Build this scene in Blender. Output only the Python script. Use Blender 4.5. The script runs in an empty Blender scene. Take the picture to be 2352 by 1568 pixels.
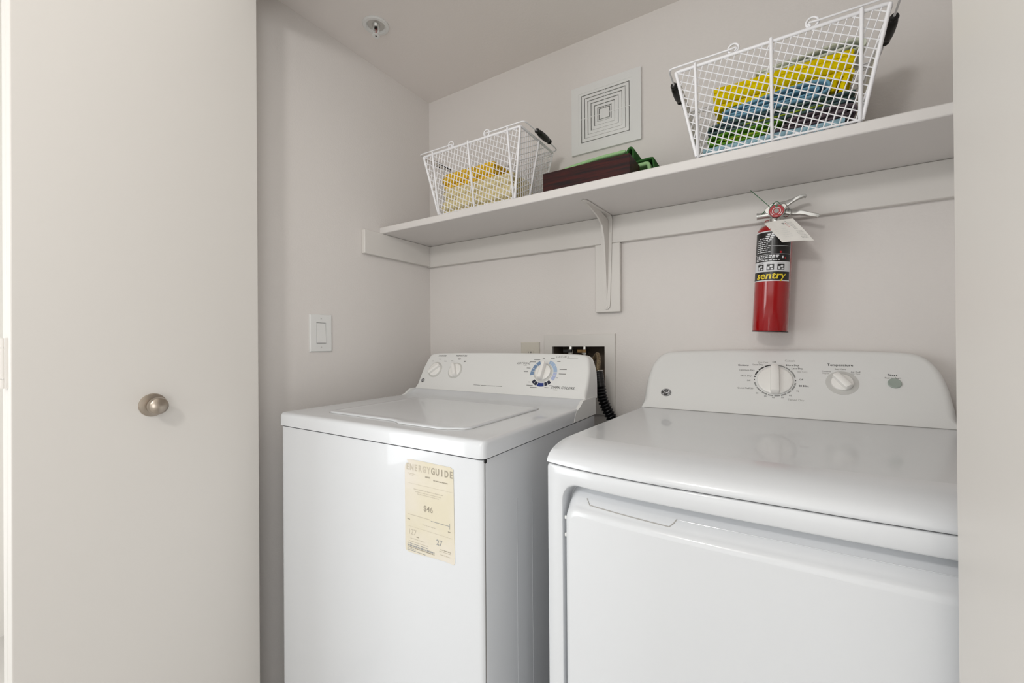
import bpy, bmesh, math, random
from mathutils import Vector, Matrix, noise
random.seed(7)
PI = math.pi
scene = bpy.context.scene
COL = scene.collection

# ------------------------------------------------------------------ camera
cam_d = bpy.data.cameras.new('camera'); cam = bpy.data.objects.new('camera', cam_d); COL.objects.link(cam)
cam_d.sensor_width = 36.0; cam_d.lens = 968.24/2352*36; cam_d.clip_start = 0.02
YAW, PITCH, ROLL = .5573, .0029, -.0075
fw = Vector((-math.sin(YAW)*math.cos(PITCH), math.cos(YAW)*math.cos(PITCH), math.sin(PITCH)))
rt = Vector((math.cos(YAW), math.sin(YAW), 0)); up = rt.cross(fw)
rt, up = math.cos(ROLL)*rt+math.sin(ROLL)*up, -math.sin(ROLL)*rt+math.cos(ROLL)*up
M = Matrix((rt, up, -fw)).transposed().to_4x4(); M.translation = Vector((0, 0, 1.1))
cam.matrix_world = M
scene.camera = cam

# ------------------------------------------------------------------ world, lights, exposure
w = bpy.data.worlds.new('world'); scene.world = w; w.use_nodes = True
w.node_tree.nodes['Background'].inputs[0].default_value = (.9, .95, 1, 1)
w.node_tree.nodes['Background'].inputs[1].default_value = .5
scene.view_settings.view_transform = 'Standard'; scene.view_settings.look = 'None'
scene.view_settings.exposure = 0.19; scene.view_settings.gamma = 1.0
scene.view_settings.use_curve_mapping = False

def area(name, loc, target, sx, sy, power, color):
    l = bpy.data.lights.new(name, 'AREA'); l.shape = 'RECTANGLE'; l.size = sx; l.size_y = sy
    l.energy = power; l.color = color
    o = bpy.data.objects.new(name, l); COL.objects.link(o); o.location = loc
    o.rotation_euler = (Vector(target)-Vector(loc)).to_track_quat('-Z', 'Y').to_euler()
    return o
area('window_daylight', (-.55, -2.4, 1.35), (-.45, .6, 1.3), 2.8, 1.9, 12, (.92, .965, 1))
area('fill_right', (1.75, -.9, 1.1), (-1.2, .4, 1.3), 1.8, 1.8, 27, (.95, .975, 1))  # added fill light that brightens the left door leaf and closet wall
area('fill_left', (-2.45, -.9, 1.1), (.2, .4, 1.3), 1.8, 1.8, 38, (.93, .97, 1))  # added fill light that brightens the right door leaf
lp = bpy.data.lights.new('flash_lamp', 'POINT'); lp.energy = 17.5; lp.shadow_soft_size = .09; lp.color = (1, .975, .95)
lpo = bpy.data.objects.new('flash_lamp', lp); COL.objects.link(lpo); lpo.location = (-.33, -.6, 1.8)

# ------------------------------------------------------------------ materials
def lin(c):
    return tuple(((v/255)/12.92 if v/255 <= .04045 else ((v/255+.055)/1.055)**2.4) for v in c)+(1,)
def mat(name, rgb, rough=.5, metal=0, bump=None, var=None, coat=0, spec=None, two=None, alpha=None):
    m = bpy.data.materials.new(name); m.use_nodes = True; nt = m.node_tree; b = nt.nodes['Principled BSDF']
    b.inputs['Base Color'].default_value = lin(rgb); b.inputs['Roughness'].default_value = rough
    b.inputs['Metallic'].default_value = metal
    if coat: b.inputs['Coat Weight'].default_value = coat; b.inputs['Coat Roughness'].default_value = .05
    if spec is not None: b.inputs['Specular IOR Level'].default_value = spec
    tc = nt.nodes.new('ShaderNodeTexCoord')
    if var:   # (scale, amount, stretch)
        n = nt.nodes.new('ShaderNodeTexNoise'); n.inputs['Scale'].default_value = var[0]; n.inputs['Detail'].default_value = 4
        mp = nt.nodes.new('ShaderNodeMapping'); mp.inputs['Scale'].default_value = var[2] if len(var) > 2 else (1, 1, 1)
        nt.links.new(tc.outputs['Object'], mp.inputs[0]); nt.links.new(mp.outputs[0], n.inputs['Vector'])
        r = nt.nodes.new('ShaderNodeValToRGB'); c = lin(rgb); a = var[1]
        c2 = lin(two) if two else tuple(max(0, v*(1-a)) for v in c[:3])+(1,)
        r.color_ramp.elements[0].position = .35; r.color_ramp.elements[0].color = c2
        r.color_ramp.elements[1].position = .65; r.color_ramp.elements[1].color = c
        nt.links.new(n.outputs['Fac'], r.inputs[0]); nt.links.new(r.outputs[0], b.inputs['Base Color'])
    if bump:  # (scale, strength, distance)
        n = nt.nodes.new('ShaderNodeTexNoise'); n.inputs['Scale'].default_value = bump[0]; n.inputs['Detail'].default_value = 3
        mp = nt.nodes.new('ShaderNodeMapping'); mp.inputs['Scale'].default_value = bump[3] if len(bump) > 3 else (1, 1, 1)
        nt.links.new(tc.outputs['Object'], mp.inputs[0]); nt.links.new(mp.outputs[0], n.inputs['Vector'])
        bp = nt.nodes.new('ShaderNodeBump'); bp.inputs['Strength'].default_value = bump[1]; bp.inputs['Distance'].default_value = bump[2]
        nt.links.new(n.outputs['Fac'], bp.inputs['Height']); nt.links.new(bp.outputs[0], b.inputs['Normal'])
    return m
M_WALL = mat('wall_paint', (228, 223, 219), .75, bump=(170, .35, .0018))
M_CEIL = mat('ceiling_paint', (239, 233, 229), .8, bump=(120, .3, .0015))
M_TRIM = mat('trim_paint', (224, 220, 215), .45, bump=(14, .15, .0006, (1, 1, 6)))
M_DOOR = mat('door_paint', (217, 213, 208), .42, bump=(9, .12, .0006, (3, 3, .5)))
M_SHELF = mat('shelf_paint', (226, 222, 219), .5, bump=(20, .12, .0008, (.3, 3, 3)))
M_HALLW = mat('hall_wall', (232, 229, 224), .8)
M_FLOOR = mat('floor_vinyl', (212, 209, 205), .5, var=(3, .15, (1, 8, 1)))
M_ENAM = mat('white_enamel', (215, 217, 220), .27, coat=.4, bump=(3, .05, .002))
M_PLAS = mat('white_plastic', (232, 232, 230), .3)
M_KNOB = mat('knob_plastic', (242, 240, 236), .28)
M_KRING = mat('ring_grey', (205, 204, 200), .4)
M_DARKGAP = mat('gap_shade', (40, 40, 42), .7)  # dark colour stands in for shade in the gaps under the machine tops
M_BLACK = mat('black_plastic', (14, 12, 11), .45)
M_HOSE = mat('black_corrugated', (22, 22, 24), .3)
M_WIRE = mat('white_coated_wire', (243, 242, 244), .35)
M_NICK = mat('brushed_nickel', (176, 165, 153), .3, metal=1)
M_CHROME = mat('chrome', (215, 215, 212), .14, metal=1)
M_ALU = mat('cast_aluminium', (205, 205, 202), .38, metal=.85)
M_BRASS = mat('aged_brass', (150, 120, 80), .4, metal=.8, var=(60, .5))
M_BRAID = mat('braided_steel', (150, 132, 105), .45, metal=.6, var=(300, .6))
M_RED = mat('red_enamel', (160, 2, 8), .16, coat=.6)
M_LBLK = mat('label_black', (22, 20, 20), .3)
M_LWHT = mat('label_white', (222, 222, 224), .35)
M_YEL = mat('label_yellow', (236, 208, 50), .4)
M_LRED = mat('label_red', (170, 30, 35), .4)
M_GRN = mat('seal_green', (60, 110, 75), .4)
M_PAPER = mat('tag_paper', (226, 222, 216), .7, var=(40, .06))
M_INK = mat('ink_grey', (110, 108, 106), .7)
M_INKL = mat('ink_light', (168, 166, 162), .7)
M_INKD = mat('ink_dark', (62, 60, 60), .7)
M_RINGG = mat('ring_mid_grey', (150, 150, 148), .6)
M_NAVY = mat('print_navy', (22, 28, 52), .5)
M_BLUEP = mat('print_blue', (28, 52, 128), .5)
M_SLATE = mat('print_slate', (120, 145, 178), .5)
M_SKYP = mat('print_pale_blue', (166, 188, 216), .5)
M_LAVP = mat('print_lavender', (178, 188, 220), .5)
M_START = mat('start_button', (158, 168, 160), .4)
M_STICK = mat('aged_sticker', (212, 204, 182), .6, var=(9, .5), two=(218, 211, 201))
M_STINK = mat('faded_ink', (160, 152, 136), .7)
M_STINK2 = mat('very_faded_ink', (192, 183, 166), .7)
M_OLDPL = mat('aged_white_plastic', (216, 210, 198), .45)
M_DIM = mat('cavity_shade', (96, 84, 72), .8)  # shadow inside the supply box is put into this colour
M_WOOD = mat('dark_mahogany', (66, 18, 14), .5, bump=(30, .25, .001, (1, 5, 9)), var=(9, .6, (1, 6, 16)), two=(26, 12, 14), spec=.25)
def cloth(name, rgb, a=.15, sc=120): return mat(name, rgb, .95, bump=(sc*4, .5, .001), var=(sc, a), spec=.1)
M_ORANGE = cloth('marigold_cloth', (252, 206, 62)); M_CREAM = cloth('cream_cloth', (240, 226, 178), .08)
M_YELLOW = cloth('yellow_cloth', (250, 222, 0), .12); M_BLUE = cloth('blue_cloth', (124, 172, 198), .1)
M_PALEB = cloth('pale_blue_cloth', (172, 208, 222), .08); M_OLIVE = mat('sage_green_cloth', (92, 116, 98), .9, var=(26, .5, (1, 1, 7)), two=(64, 78, 98), spec=.1)
M_LEAF = cloth('leaf_green_cloth', (104, 160, 48), .15)
M_LIME = cloth('lime_piping', (176, 196, 60), .1)
M_CHAR = mat('charcoal_patterned_cloth', (52, 44, 50), .9, var=(60, .5, (1, 1, 6)), two=(128, 114, 120), spec=.1)
M_MINT = cloth('mint_cloth', (172, 214, 156), .1); M_MINTD = cloth('dark_green_rim', (62, 108, 58), .1)
M_PRINTC = mat('white_floral_cloth', (248, 249, 242), .9, var=(30, .5, (1, 1, 2.5)), two=(200, 208, 184), spec=.1)
M_GLASS = mat('lamp_glass', (255, 244, 228), .4)
M_GLASS.node_tree.nodes['Principled BSDF'].inputs['Emission Color'].default_value = (1, .9, .78, 1)
M_GLASS.node_tree.nodes['Principled BSDF'].inputs['Emission Strength'].default_value = 3

# ------------------------------------------------------------------ mesh helpers
class MB:
    def __init__(s): s.v = []; s.f = []; s.m = []
    def add(s, vs, fs, mi=0):
        o = len(s.v); s.v += [tuple(p) for p in vs]; s.f += [[i+o for i in f] for f in fs]; s.m += [mi]*len(fs); return s
    def box(s, x0, x1, y0, y1, z0, z1, mi=0):
        return s.add([(x, y, z) for x in (x0, x1) for y in (y0, y1) for z in (z0, z1)],
                     [(0, 1, 3, 2), (4, 6, 7, 5), (0, 4, 5, 1), (2, 3, 7, 6), (0, 2, 6, 4), (1, 5, 7, 3)], mi)
    def loft(s, rings, mi=0, cap0=False, cap1=False, closed=True):
        n = len(rings[0]); vs = [p for r in rings for p in r]; fs = []
        for k in range(len(rings)-1):
            for i in range(n if closed else n-1):
                j = (i+1) % n; fs.append((k*n+i, k*n+j, (k+1)*n+j, (k+1)*n+i))
        if cap0: fs.append(tuple(range(n))[::-1])
        if cap1: fs.append(tuple((len(rings)-1)*n+i for i in range(n)))
        return s.add(vs, fs, mi)
    def tube(s, pts, r, n=6, mi=0, caps=True, closed=False):
        pts = [Vector(p) for p in pts]; rings = []; N = len(pts)
        rr = r if isinstance(r, (list, tuple)) else [r]*N
        prev = None
        for i, p in enumerate(pts):
            if closed: d = pts[(i+1) % N]-pts[i-1]
            else: d = pts[min(i+1, N-1)]-pts[max(i-1, 0)]
            d.normalize()
            if prev is None:
                a = Vector((0, 0, 1)) if abs(d.z) < .9 else Vector((1, 0, 0)); u = d.cross(a).normalized()
            else:
                u = (prev-d*prev.dot(d)).normalized()
            prev = u; v = d.cross(u)
            rings.append([p+(u*math.cos(2*PI*k/n)+v*math.sin(2*PI*k/n))*rr[i] for k in range(n)])
        if closed: rings.append(rings[0])
        return s.loft(rings, mi, caps and not closed, caps and not closed)
    def lathe(s, prof, O, ax, n=32, mi=0, cap0=True, cap1=True):
        # prof: (radius, height along ax)
        O = Vector(O); ax = Vector(ax).normalized(); a = Vector((0, 0, 1)) if abs(ax.z) < .9 else Vector((1, 0, 0))
        u = ax.cross(a).normalized(); v = ax.cross(u)
        rings = [[O+ax*h+(u*math.cos(2*PI*k/n)+v*math.sin(2*PI*k/n))*r for k in range(n)] for r, h in prof]
        return s.loft(rings, mi, cap0, cap1)
    def prism(s, poly, fr, d0, d1, mi=0):
        # poly 2D; fr=(O,ex,ey,ez)
        O, ex, ey, ez = fr
        return s.loft([[O+ex*a+ey*b+ez*d for a, b in poly] for d in (d0, d1)], mi, True, True)
    def text(s, string, size, fn, mi=0, align='CENTER', shear=0, sx=1, bold=0):
        vs, fs = glyphs(string, size, align, shear, bold)
        return s.add([fn(x*sx, y) for x, y in vs], fs, mi)
    def bars(s, fn, x0, x1, y0, y1, mi=0, nx=6):
        vs = []; fs = []
        for i in range(nx+1):
            x = x0+(x1-x0)*i/nx; vs += [fn(x, y0), fn(x, y1)]
        for i in range(nx): fs.append((2*i, 2*i+2, 2*i+3, 2*i+1))
        return s.add(vs, fs, mi)
    def arc(s, fn, cx, cy, r0, r1, a0, a1, mi=0, n=14):
        vs = []; fs = []
        for i in range(n+1):
            a = math.radians(a0+(a1-a0)*i/n)
            vs += [fn(cx+r*math.cos(a), cy+r*math.sin(a)) for r in (r0, r1)]
        for i in range(n): fs.append((2*i, 2*i+2, 2*i+3, 2*i+1))
        return s.add(vs, fs, mi)
    def disc(s, fn, cx, cy, r, mi=0, n=20):
        return s.add([fn(cx+r*math.cos(2*PI*i/n), cy+r*math.sin(2*PI*i/n)) for i in range(n)], [tuple(range(n))], mi)
    def build(s, name, mats, parent=None, angle=35, bevel=0, seg=2, fixn=True, smooth=True, **props):
        mats = mats if isinstance(mats, (list, tuple)) else [mats]
        me = bpy.data.meshes.new(name); off = wloc(parent)
        me.from_pydata([tuple(Vector(p)-off) for p in s.v], [], s.f)
        for m in mats: me.materials.append(m)
        me.polygons.foreach_set('material_index', s.m)
        if fixn:
            bm = bmesh.new(); bm.from_mesh(me); bmesh.ops.recalc_face_normals(bm, faces=bm.faces); bm.to_mesh(me); bm.free()
        if smooth:
            me.polygons.foreach_set('use_smooth', [True]*len(me.polygons)); me.set_sharp_from_angle(angle=math.radians(angle))
        me.update()
        o = bpy.data.objects.new(name, me); COL.objects.link(o)
        if parent: o.parent = parent
        if bevel:
            b = o.modifiers.new('bevel', 'BEVEL'); b.width = bevel; b.segments = seg; b.limit_method = 'ANGLE'; b.angle_limit = math.radians(40); b.harden_normals = False
        for k, v in props.items(): o[k] = v
        return o
_g = {}
def glyphs(string, size, align, shear, bold):
    key = (string, align, shear, bold)
    if key not in _g:
        c = bpy.data.curves.new('glyph', 'FONT'); c.body = string; c.size = 1; c.align_x = align; c.align_y = 'CENTER'; c.shear = shear
        c.resolution_u = 2; c.offset = bold; c.fill_mode = 'FRONT'
        o = bpy.data.objects.new('glyph', c); me = o.to_mesh()
        _g[key] = ([(v.co.x, v.co.y) for v in me.vertices], [tuple(p.vertices) for p in me.polygons])
        o.to_mesh_clear(); bpy.data.objects.remove(o); bpy.data.curves.remove(c)
    vs, fs = _g[key]
    return [(x*size, y*size) for x, y in vs], fs
def wloc(o):
    v = Vector((0, 0, 0))
    while o is not None: v += o.location; o = o.parent
    return v
def thing(name, label, cat, loc, group=None):
    o = bpy.data.objects.new(name, None); COL.objects.link(o); o.location = loc; o.empty_display_size = .05
    o['label'] = label; o['category'] = cat
    if group: o['group'] = group
    return o
def tag(o, label, cat, group=None):
    o['label'] = label; o['category'] = cat
    if group: o['group'] = group
    return o
def struct(o): o['kind'] = 'structure'; return o
V = Vector
X, Y, Z = V((1, 0, 0)), V((0, 1, 0)), V((0, 0, 1))

# ------------------------------------------------------------------ setting
D, XL, XR, ZC = 1.42, -1.318, .402, 2.1836
YF0, YF1 = .56, .64
HX0, HX1 = -.706, -.501       # supply box opening in the back wall
HZ0, HZ1 = .90, 1.0855
m = MB(); m.box(XL-.1, HX0, D, D+.12, 0, ZC+.1); m.box(HX1, XR+.1, D, D+.12, 0, ZC+.1); m.box(HX0, HX1, D, D+.12, 0, HZ0); m.box(HX0, HX1, D, D+.12, HZ1, ZC+.1)
struct(m.build('wall_back', M_WALL))
struct(MB().box(XL-.1, XL, YF1, D, 0, ZC+.1).build('wall_left', M_WALL))
struct(MB().box(XR, XR+.1, YF1, D, 0, ZC+.1).build('wall_right', M_WALL))
struct(MB().box(XL-.1, XR+.1, YF1-.04, D+.12, ZC, ZC+.08).build('ceiling', M_CEIL))
struct(MB().box(-2.6, 1.9, -2.9, D+.12, -.06, 0).build('floor', M_FLOOR))
m = MB(); m.box(-2.5, -1.29, YF0, YF1, 0, 2.45); m.box(.246, 1.8, YF0, YF1, 0, 2.45); m.box(-1.29, .246, YF0, YF1, 2.085, 2.45)
struct(m.build('wall_front', M_HALLW))
struct(MB().box(-2.6, -2.5, -2.8, YF1, 0, 2.45).build('wall_hall_left', M_HALLW))
struct(MB().box(1.8, 1.9, -2.8, YF1, 0, 2.45).build('wall_hall_right', M_HALLW))
struct(MB().box(-2.6, 1.9, -2.9, -2.8, 0, 2.45).build('wall_hall_back', M_HALLW))
struct(MB().box(-2.6, 1.9, -2.9, YF1, 2.45, 2.53).build('ceiling_hall', M_HALLW))

# door leaves: each folded pair stands at right angles to the opening
def folded_pair(name, x_face, side, knob):
    root = bpy.data.objects.new(name, None); COL.objects.link(root); root.location = (x_face, .62, 0); root['kind'] = 'structure'
    t = .034
    for k in range(2):
        a = x_face+side*(k*(t+.0025)); b = a+side*t
        lf = MB().box(min(a, b), max(a, b), .1731, .6201, .012, 2.072).build('door_leaf', M_DOOR, root, bevel=.002)
    if knob:
        O = V((x_face, .385, .9635))
        kn = MB(); ax = V((-side, 0, 0))
        kn.lathe([(.0262, 0), (.0262, .002), (.0245, .0045), (.018, .006), (.0095, .007), (.009, .014), (.0105, .018), (.0165, .022), (.0192, .027), (.0196, .032), (.0175, .038), (.012, .042), (.004, .0437), (0.0005, .044)], O, ax, 40)
        kn.build('door_knob', M_NICK, root, angle=25, label='round brushed nickel door knob')
    # hinges across the two outer edges
    for z in (.3, 1.068, 1.85):
        h = MB(); xg = x_face+side*(t+.00125)
        h.box(xg-.014, xg+.014, .1695, .1731, z-.048, z+.048)
        for a, b in ((-.048, -.0305), (-.029, .0285), (.030, .048)):
            rr = .0052 if a > -.03 and b < .03 else .0048
            h.tube([(xg, .168, z+a), (xg, .168, z+b)], rr, 12)
        h.build('hinge', M_TRIM, root)
    return root
folded_pair('door_1', -1.2138, -1, True)
folded_pair('door_2', .1604, 1, False)
struct(MB().box(-1.285, .24, .60, .625, 2.078, 2.085).build('trim_1', M_TRIM))   # door track

# ------------------------------------------------------------------ shelf, cleats, bracket
SZ0, SZ1, SY = 1.5305, 1.5563, 1.1327
sh = MB().box(XL+.0005, XR-.0005, SY, D-.0005, SZ0, SZ1).build('wall_shelf', M_SHELF, bevel=.003)
tag(sh, 'long white painted wooden shelf running across the closet above both machines', 'shelf')
for nm, b, lb in (('shelf_cleat', (XL+.0005, XR-.0005, 1.401, D, 1.4376, SZ0-.0003), 'long white cleat board on the back wall under the shelf'),
                  ('shelf_cleat', (XL, XL+.019, 1.048, 1.4005, 1.4405, SZ0-.0003), 'short white cleat board on the left wall carrying the shelf end'),
                  ('shelf_cleat', (XR-.019, XR, 1.048, 1.4005, 1.4405, SZ0-.0003), 'short white cleat board on the right wall carrying the shelf end'),
                  ('bracket_backboard', (-.530, -.441, 1.4012, D, 1.2023, 1.4373), 'short upright white board behind the metal shelf bracket')):
    tag(MB().box(*b).build(nm, M_TRIM, bevel=.0025), lb, 'board')
bk = thing('shelf_bracket', 'white painted metal shelf bracket under the middle of the shelf', 'bracket', (-.487, 1.40, 1.2))
bx = -.487
m = MB()   # flat flange: vertical leg, bend, horizontal arm, tapering
def strip(m, pts, ws, t):
    rings = []
    for i, p in enumerate(pts):
        d = (V(pts[min(i+1, len(pts)-1)])-V(pts[max(0, i-1)])).normalized(); nn = d.cross(X)
        p = V(p)
        rings.append([p-X*ws[i], p+X*ws[i], p+X*ws[i]-nn*t, p-X*ws[i]-nn*t])
    m.loft(rings, 0, True, True)
pth = [(bx, 1.3995, 1.2125), (bx, 1.3995, 1.218), (bx, 1.3995, 1.24), (bx, 1.3995, 1.50), (bx, 1.396, 1.518), (bx, 1.388, 1.527), (bx, 1.375, 1.5295), (bx, 1.215, 1.5295), (bx, 1.2, 1.5295), (bx, 1.195, 1.5295)]
strip(m, pth, [.004, .010, .012, .021, .022, .022, .021, .011, .009, .004], .002)
m.build('flange', M_TRIM, bk)
m = MB()   # stamped rib: a deep ridge from foot to tip
rp = [(1.3985, 1.232, .001), (1.390, 1.30, .004), (1.378, 1.40, .006), (1.368, 1.455, .007), (1.350, 1.490, .007), (1.315, 1.508, .006), (1.26, 1.519, .0045), (1.21, 1.528, .001)]
back = [(1.3995, 1.232), (1.3995, 1.30), (1.3995, 1.40), (1.3995, 1.455), (1.394, 1.515), (1.315, 1.529), (1.26, 1.529), (1.21, 1.529)]
m.loft([[(bx-h*1.3, b[0], b[1]), (bx-h*.45, r[0], r[1]), (bx+h*.45, r[0], r[1]), (bx+h*1.3, b[0], b[1])] for (r, b, h) in [((a, c), b, h) for (a, c, h), b in zip(rp, back)]], 0, True, True)
m.build('rib', M_TRIM, bk)
for px, py, pz, ax in ((bx, 1.3965, 1.2205, -Y), (bx+.014, 1.3965, 1.478, -Y), (bx-.014, 1.3965, 1.462, -Y)):
    MB().lathe([(.0035, 0), (.003, .0015), (.001, .002)], (px, py+.001, pz), ax, 10).build('screw', M_TRIM, bk)

# ------------------------------------------------------------------ exhaust vent grille
vx, vz, vh = -.4937, 1.8927, .1245
vg = thing('exhaust_vent_grille', 'square white plastic vent grille with nested square slots high on the wall', 'vent', (vx, D, vz))
def sqring(m, ho, hi, y0, y1, yo=None, mi=0):
    yo = y0 if yo is None else yo
    def q(h, y): return [(vx-h, y, vz-h*.965), (vx+h, y, vz-h*.965), (vx+h, y, vz+h*.965), (vx-h, y, vz+h*.965)]
    m.loft([q(ho, y1), q(ho, yo), q(hi, y0), q(hi, y1)], mi)
m = MB(); sqring(m, vh, .0955, 1.4075, 1.4195, 1.4105); sqring(m, .0955, .087, 1.4090, 1.4195, 1.4083); m.build('frame', M_PLAS, vg)
hw = [.0856, .0731, .0613, .0494, .0369, .025]
for i, h in enumerate(hw):
    hi = (hw[i+1] if i < 5 else .0195)
    m = MB(); sqring(m, h-.0015, hi+.0006, 1.4075, 1.4165, 1.4098)
    m.build('louver', M_PLAS, vg)
MB().box(vx-.0178, vx+.0178, 1.4068, 1.4165, vz-.0172, vz+.0172).build('center_plate', M_PLAS, vg, bevel=.002)
m = MB(); m.box(vx-.092, vx+.092, 1.417, 1.4195, vz-.089, vz+.089); m.build('backing', M_INKL, vg)
m = MB()
m.box(vx-.0012, vx+.0012, 1.4085, 1.417, vz-.086, vz+.086)
m.box(vx-.088, vx+.088, 1.4085, 1.417, vz-.0012, vz+.0012); m.build('crossbar', M_PLAS, vg)

# ------------------------------------------------------------------ sprinkler
sx_, sy_ = -1.143, .974
sp = thing('fire_sprinkler', 'recessed white ceiling fire sprinkler with a small hanging head', 'sprinkler', (sx_, sy_, ZC))
MB().lathe([(.0435, 0), (.0435, -.003), (.041, -.0062), (.033, -.0068), (.029, -.003), (.028, -.0008)], (sx_, sy_, ZC), Z, 40, cap1=False).build('escutcheon', M_PLAS, sp)
MB().lathe([(.028, -.0009), (.014, -.0012), (.013, -.004), (.009, -.009)], (sx_, sy_, ZC), Z, 28, cap1=True).build('cup', M_ALU, sp)
m = MB()
for s_ in (-1, 1):
    m.tube([(sx_+s_*.008, sy_+s_*.003, ZC-.006), (sx_+s_*.0105, sy_+s_*.004, ZC-.016), (sx_+s_*.008, sy_+s_*.003, ZC-.026), (sx_, sy_, ZC-.033)], .0019, 8)
m.lathe([(.004, -.030), (.004, -.036)], (sx_, sy_, ZC), Z, 12)
m.build('frame_arm', M_PLAS, sp)
MB().tube([(sx_, sy_, ZC-.008), (sx_, sy_, ZC-.031)], .0017, 8).build('bulb', M_LRED, sp)
MB().lathe([(.0052, -.006), (.0052, -.013)], (sx_, sy_, ZC), Z, 14).build('orifice', M_BLACK, sp)
m = MB(); m.lathe([(.004, -.0355), (.0125, -.0362), (.0125, -.0374), (.003, -.0374)], (sx_, sy_, ZC), Z, 24); m.build('deflector', M_PLAS, sp)
MB().lathe([(.0028, -.0374), (.0022, -.0382)], (sx_, sy_, ZC), Z, 12).build('screw', M_BLACK, sp)

# ------------------------------------------------------------------ light switch & wall outlet
sw = thing('light_switch', 'white rocker light switch on the left closet wall', 'switch', (XL, .876, 1.138))
m = MB(); q = lambda x, a, b: [(x, .876-a, 1.138-b), (x, .876+a, 1.138-b), (x, .876+a, 1.138+b), (x, .876-a, 1.138+b)]
m.loft([q(XL, .0405, .0635), q(XL+.004, .0405, .0635), q(XL+.0062, .0385, .0615), q(XL+.0062, .0178, .0355), q(XL+.003, .0178, .0355)]); m.build('cover_plate', M_PLAS, sw)
m = MB(); a, b = .0165, .034
pr = [(XL+.0035, -b), (XL+.0098, -b), (XL+.0070, 0), (XL+.0052, b), (XL+.0035, b)]
m.loft([[(x, .876+s_*a, 1.138+z) for x, z in pr] for s_ in (-1, 1)], 0, True, True); m.build('rocker', M_PLAS, sw)
MB().box(XL+.0025, XL+.003, .876-.0185, .876+.0185, 1.138-.036, 1.138+.036).build('recess', M_INK, sw)
for z in (-.049, .049): MB().lathe([(.0028, 0), (.0022, .0012)], (XL+.006, .876, 1.138+z), X, 10).build('screw', M_KRING, sw)
ox, oz = -.8003, 1.0375
ou = thing('wall_outlet', 'white electrical outlet peeking over the washer on the back wall', 'outlet', (ox, D, oz))
m = MB(); q = lambda y, a, b: [(ox-a, y, oz-b), (ox+a, y, oz-b), (ox+a, y, oz+b), (ox-a, y, oz+b)]
m.loft([q(D, .0405, .0635), q(D-.004, .0405, .0635), q(D-.006, .0385, .0615)], 0, False, True); m.build('cover_plate', M_OLDPL, ou)
for dz in (.0205, -.0205):
    r = MB().lathe([(.0175, 0), (.0175, .0022), (.0165, .003)], (ox, D-.006, oz+dz), -Y, 24).build('receptacle', M_OLDPL, ou)
    mm = MB()
    for dx in (-.006, .006): mm.box(ox+dx-.0011, ox+dx+.0011, D-.0094, D-.0088, oz+dz-.001, oz+dz+.008)
    mm.lathe([(.0024, 0), (.0024, .0004)], (ox, D-.009, oz+dz-.008), -Y, 10); mm.build('slot', M_BLACK, r)
# ------------------------------------------------------------------ washer supply box
sb = thing('supply_valve_box', 'beige recessed water supply box in the wall between washer and dryer', 'valve box', (-.60, D, .85))
FX0, FX1, FZ0, FZ1 = -.739, -.4645, .845, 1.129
m = MB(); q = lambda y, x0, x1, z0, z1: [(x0, y, z0), (x1, y, z0), (x1, y, z1), (x0, y, z1)]
m.loft([q(D, FX0, FX1, FZ0, FZ1), q(D-.005, FX0, FX1, FZ0, FZ1), q(D-.0065, FX0+.002, FX1-.002, FZ0+.002, FZ1-.002), q(D-.0065, HX0+.001, HX1-.001, HZ0+.001, HZ1-.001), q(D+.005, HX0+.001, HX1-.001, HZ0+.001, HZ1-.001)])
m.build('frame', M_TRIM, sb)
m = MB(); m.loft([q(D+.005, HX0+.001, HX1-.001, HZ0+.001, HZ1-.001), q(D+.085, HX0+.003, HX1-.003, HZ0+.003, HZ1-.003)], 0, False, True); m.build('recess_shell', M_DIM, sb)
for vx2 in (-.648, -.628+.036):
    vv = MB(); vv.lathe([(.009, 0), (.009, .012), (.013, .013), (.013, .028), (.009, .030), (.009, .05)], (vx2, D+.035, 1.086), -Z, 12); vv.tube([(vx2, D+.07, 1.068), (vx2, D+.02, 1.068)], .007, 10)
    v_ = vv.build('valve', M_CHROME, sb)
    hd = MB(); hd.tube([(vx2, D+.02, 1.068), (vx2, D+.006, 1.068)], .004, 8); hd.box(vx2-.017, vx2+.017, D+.003, D+.008, 1.062, 1.074); hd.build('valve_handle', M_BLACK if vx2 < -.62 else M_BRASS, v_, bevel=.001)
def spline(pts, n=8):
    pts = [V(p) for p in pts]; out = []
    P = [pts[0]]+pts+[pts[-1]]
    for i in range(1, len(P)-2):
        for k in range(n):
            t = k/n; a, b, c, d = P[i-1], P[i], P[i+1], P[i+2]
            out.append(.5*((2*b)+(c-a)*t+(2*a-5*b+4*c-d)*t*t+(3*b-a-3*c+d)*t**3))
    out.append(pts[-1]); return out
h1 = MB().tube(spline([(-.592, D+.035, 1.036), (-.575, D+.01, 1.012), (-.540, D-.012, 1.040), (-.520, D-.030, 1.058), (-.5085, D-.048, 1.040), (-.506, D-.060, 1.020), (-.5055, D-.064, 1.004)]), .0075, 10).build('supply_hose', M_BRAID, angle=60)
tag(h1, 'braided brown steel water hose looping from the right supply valve into the black corrugated hose', 'hose', 'supply hoses at the valve box')
h2 = MB().tube(spline([(-.648, D+.035, 1.036), (-.65, D-.01, 1.0), (-.66, D-.08, .93), (-.66, D-.1, .3)]), .0075, 10).build('supply_hose', M_BRAID, angle=60)
tag(h2, 'braided steel water hose from the left supply valve hidden behind the washer', 'hose', 'supply hoses at the valve box')
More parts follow.
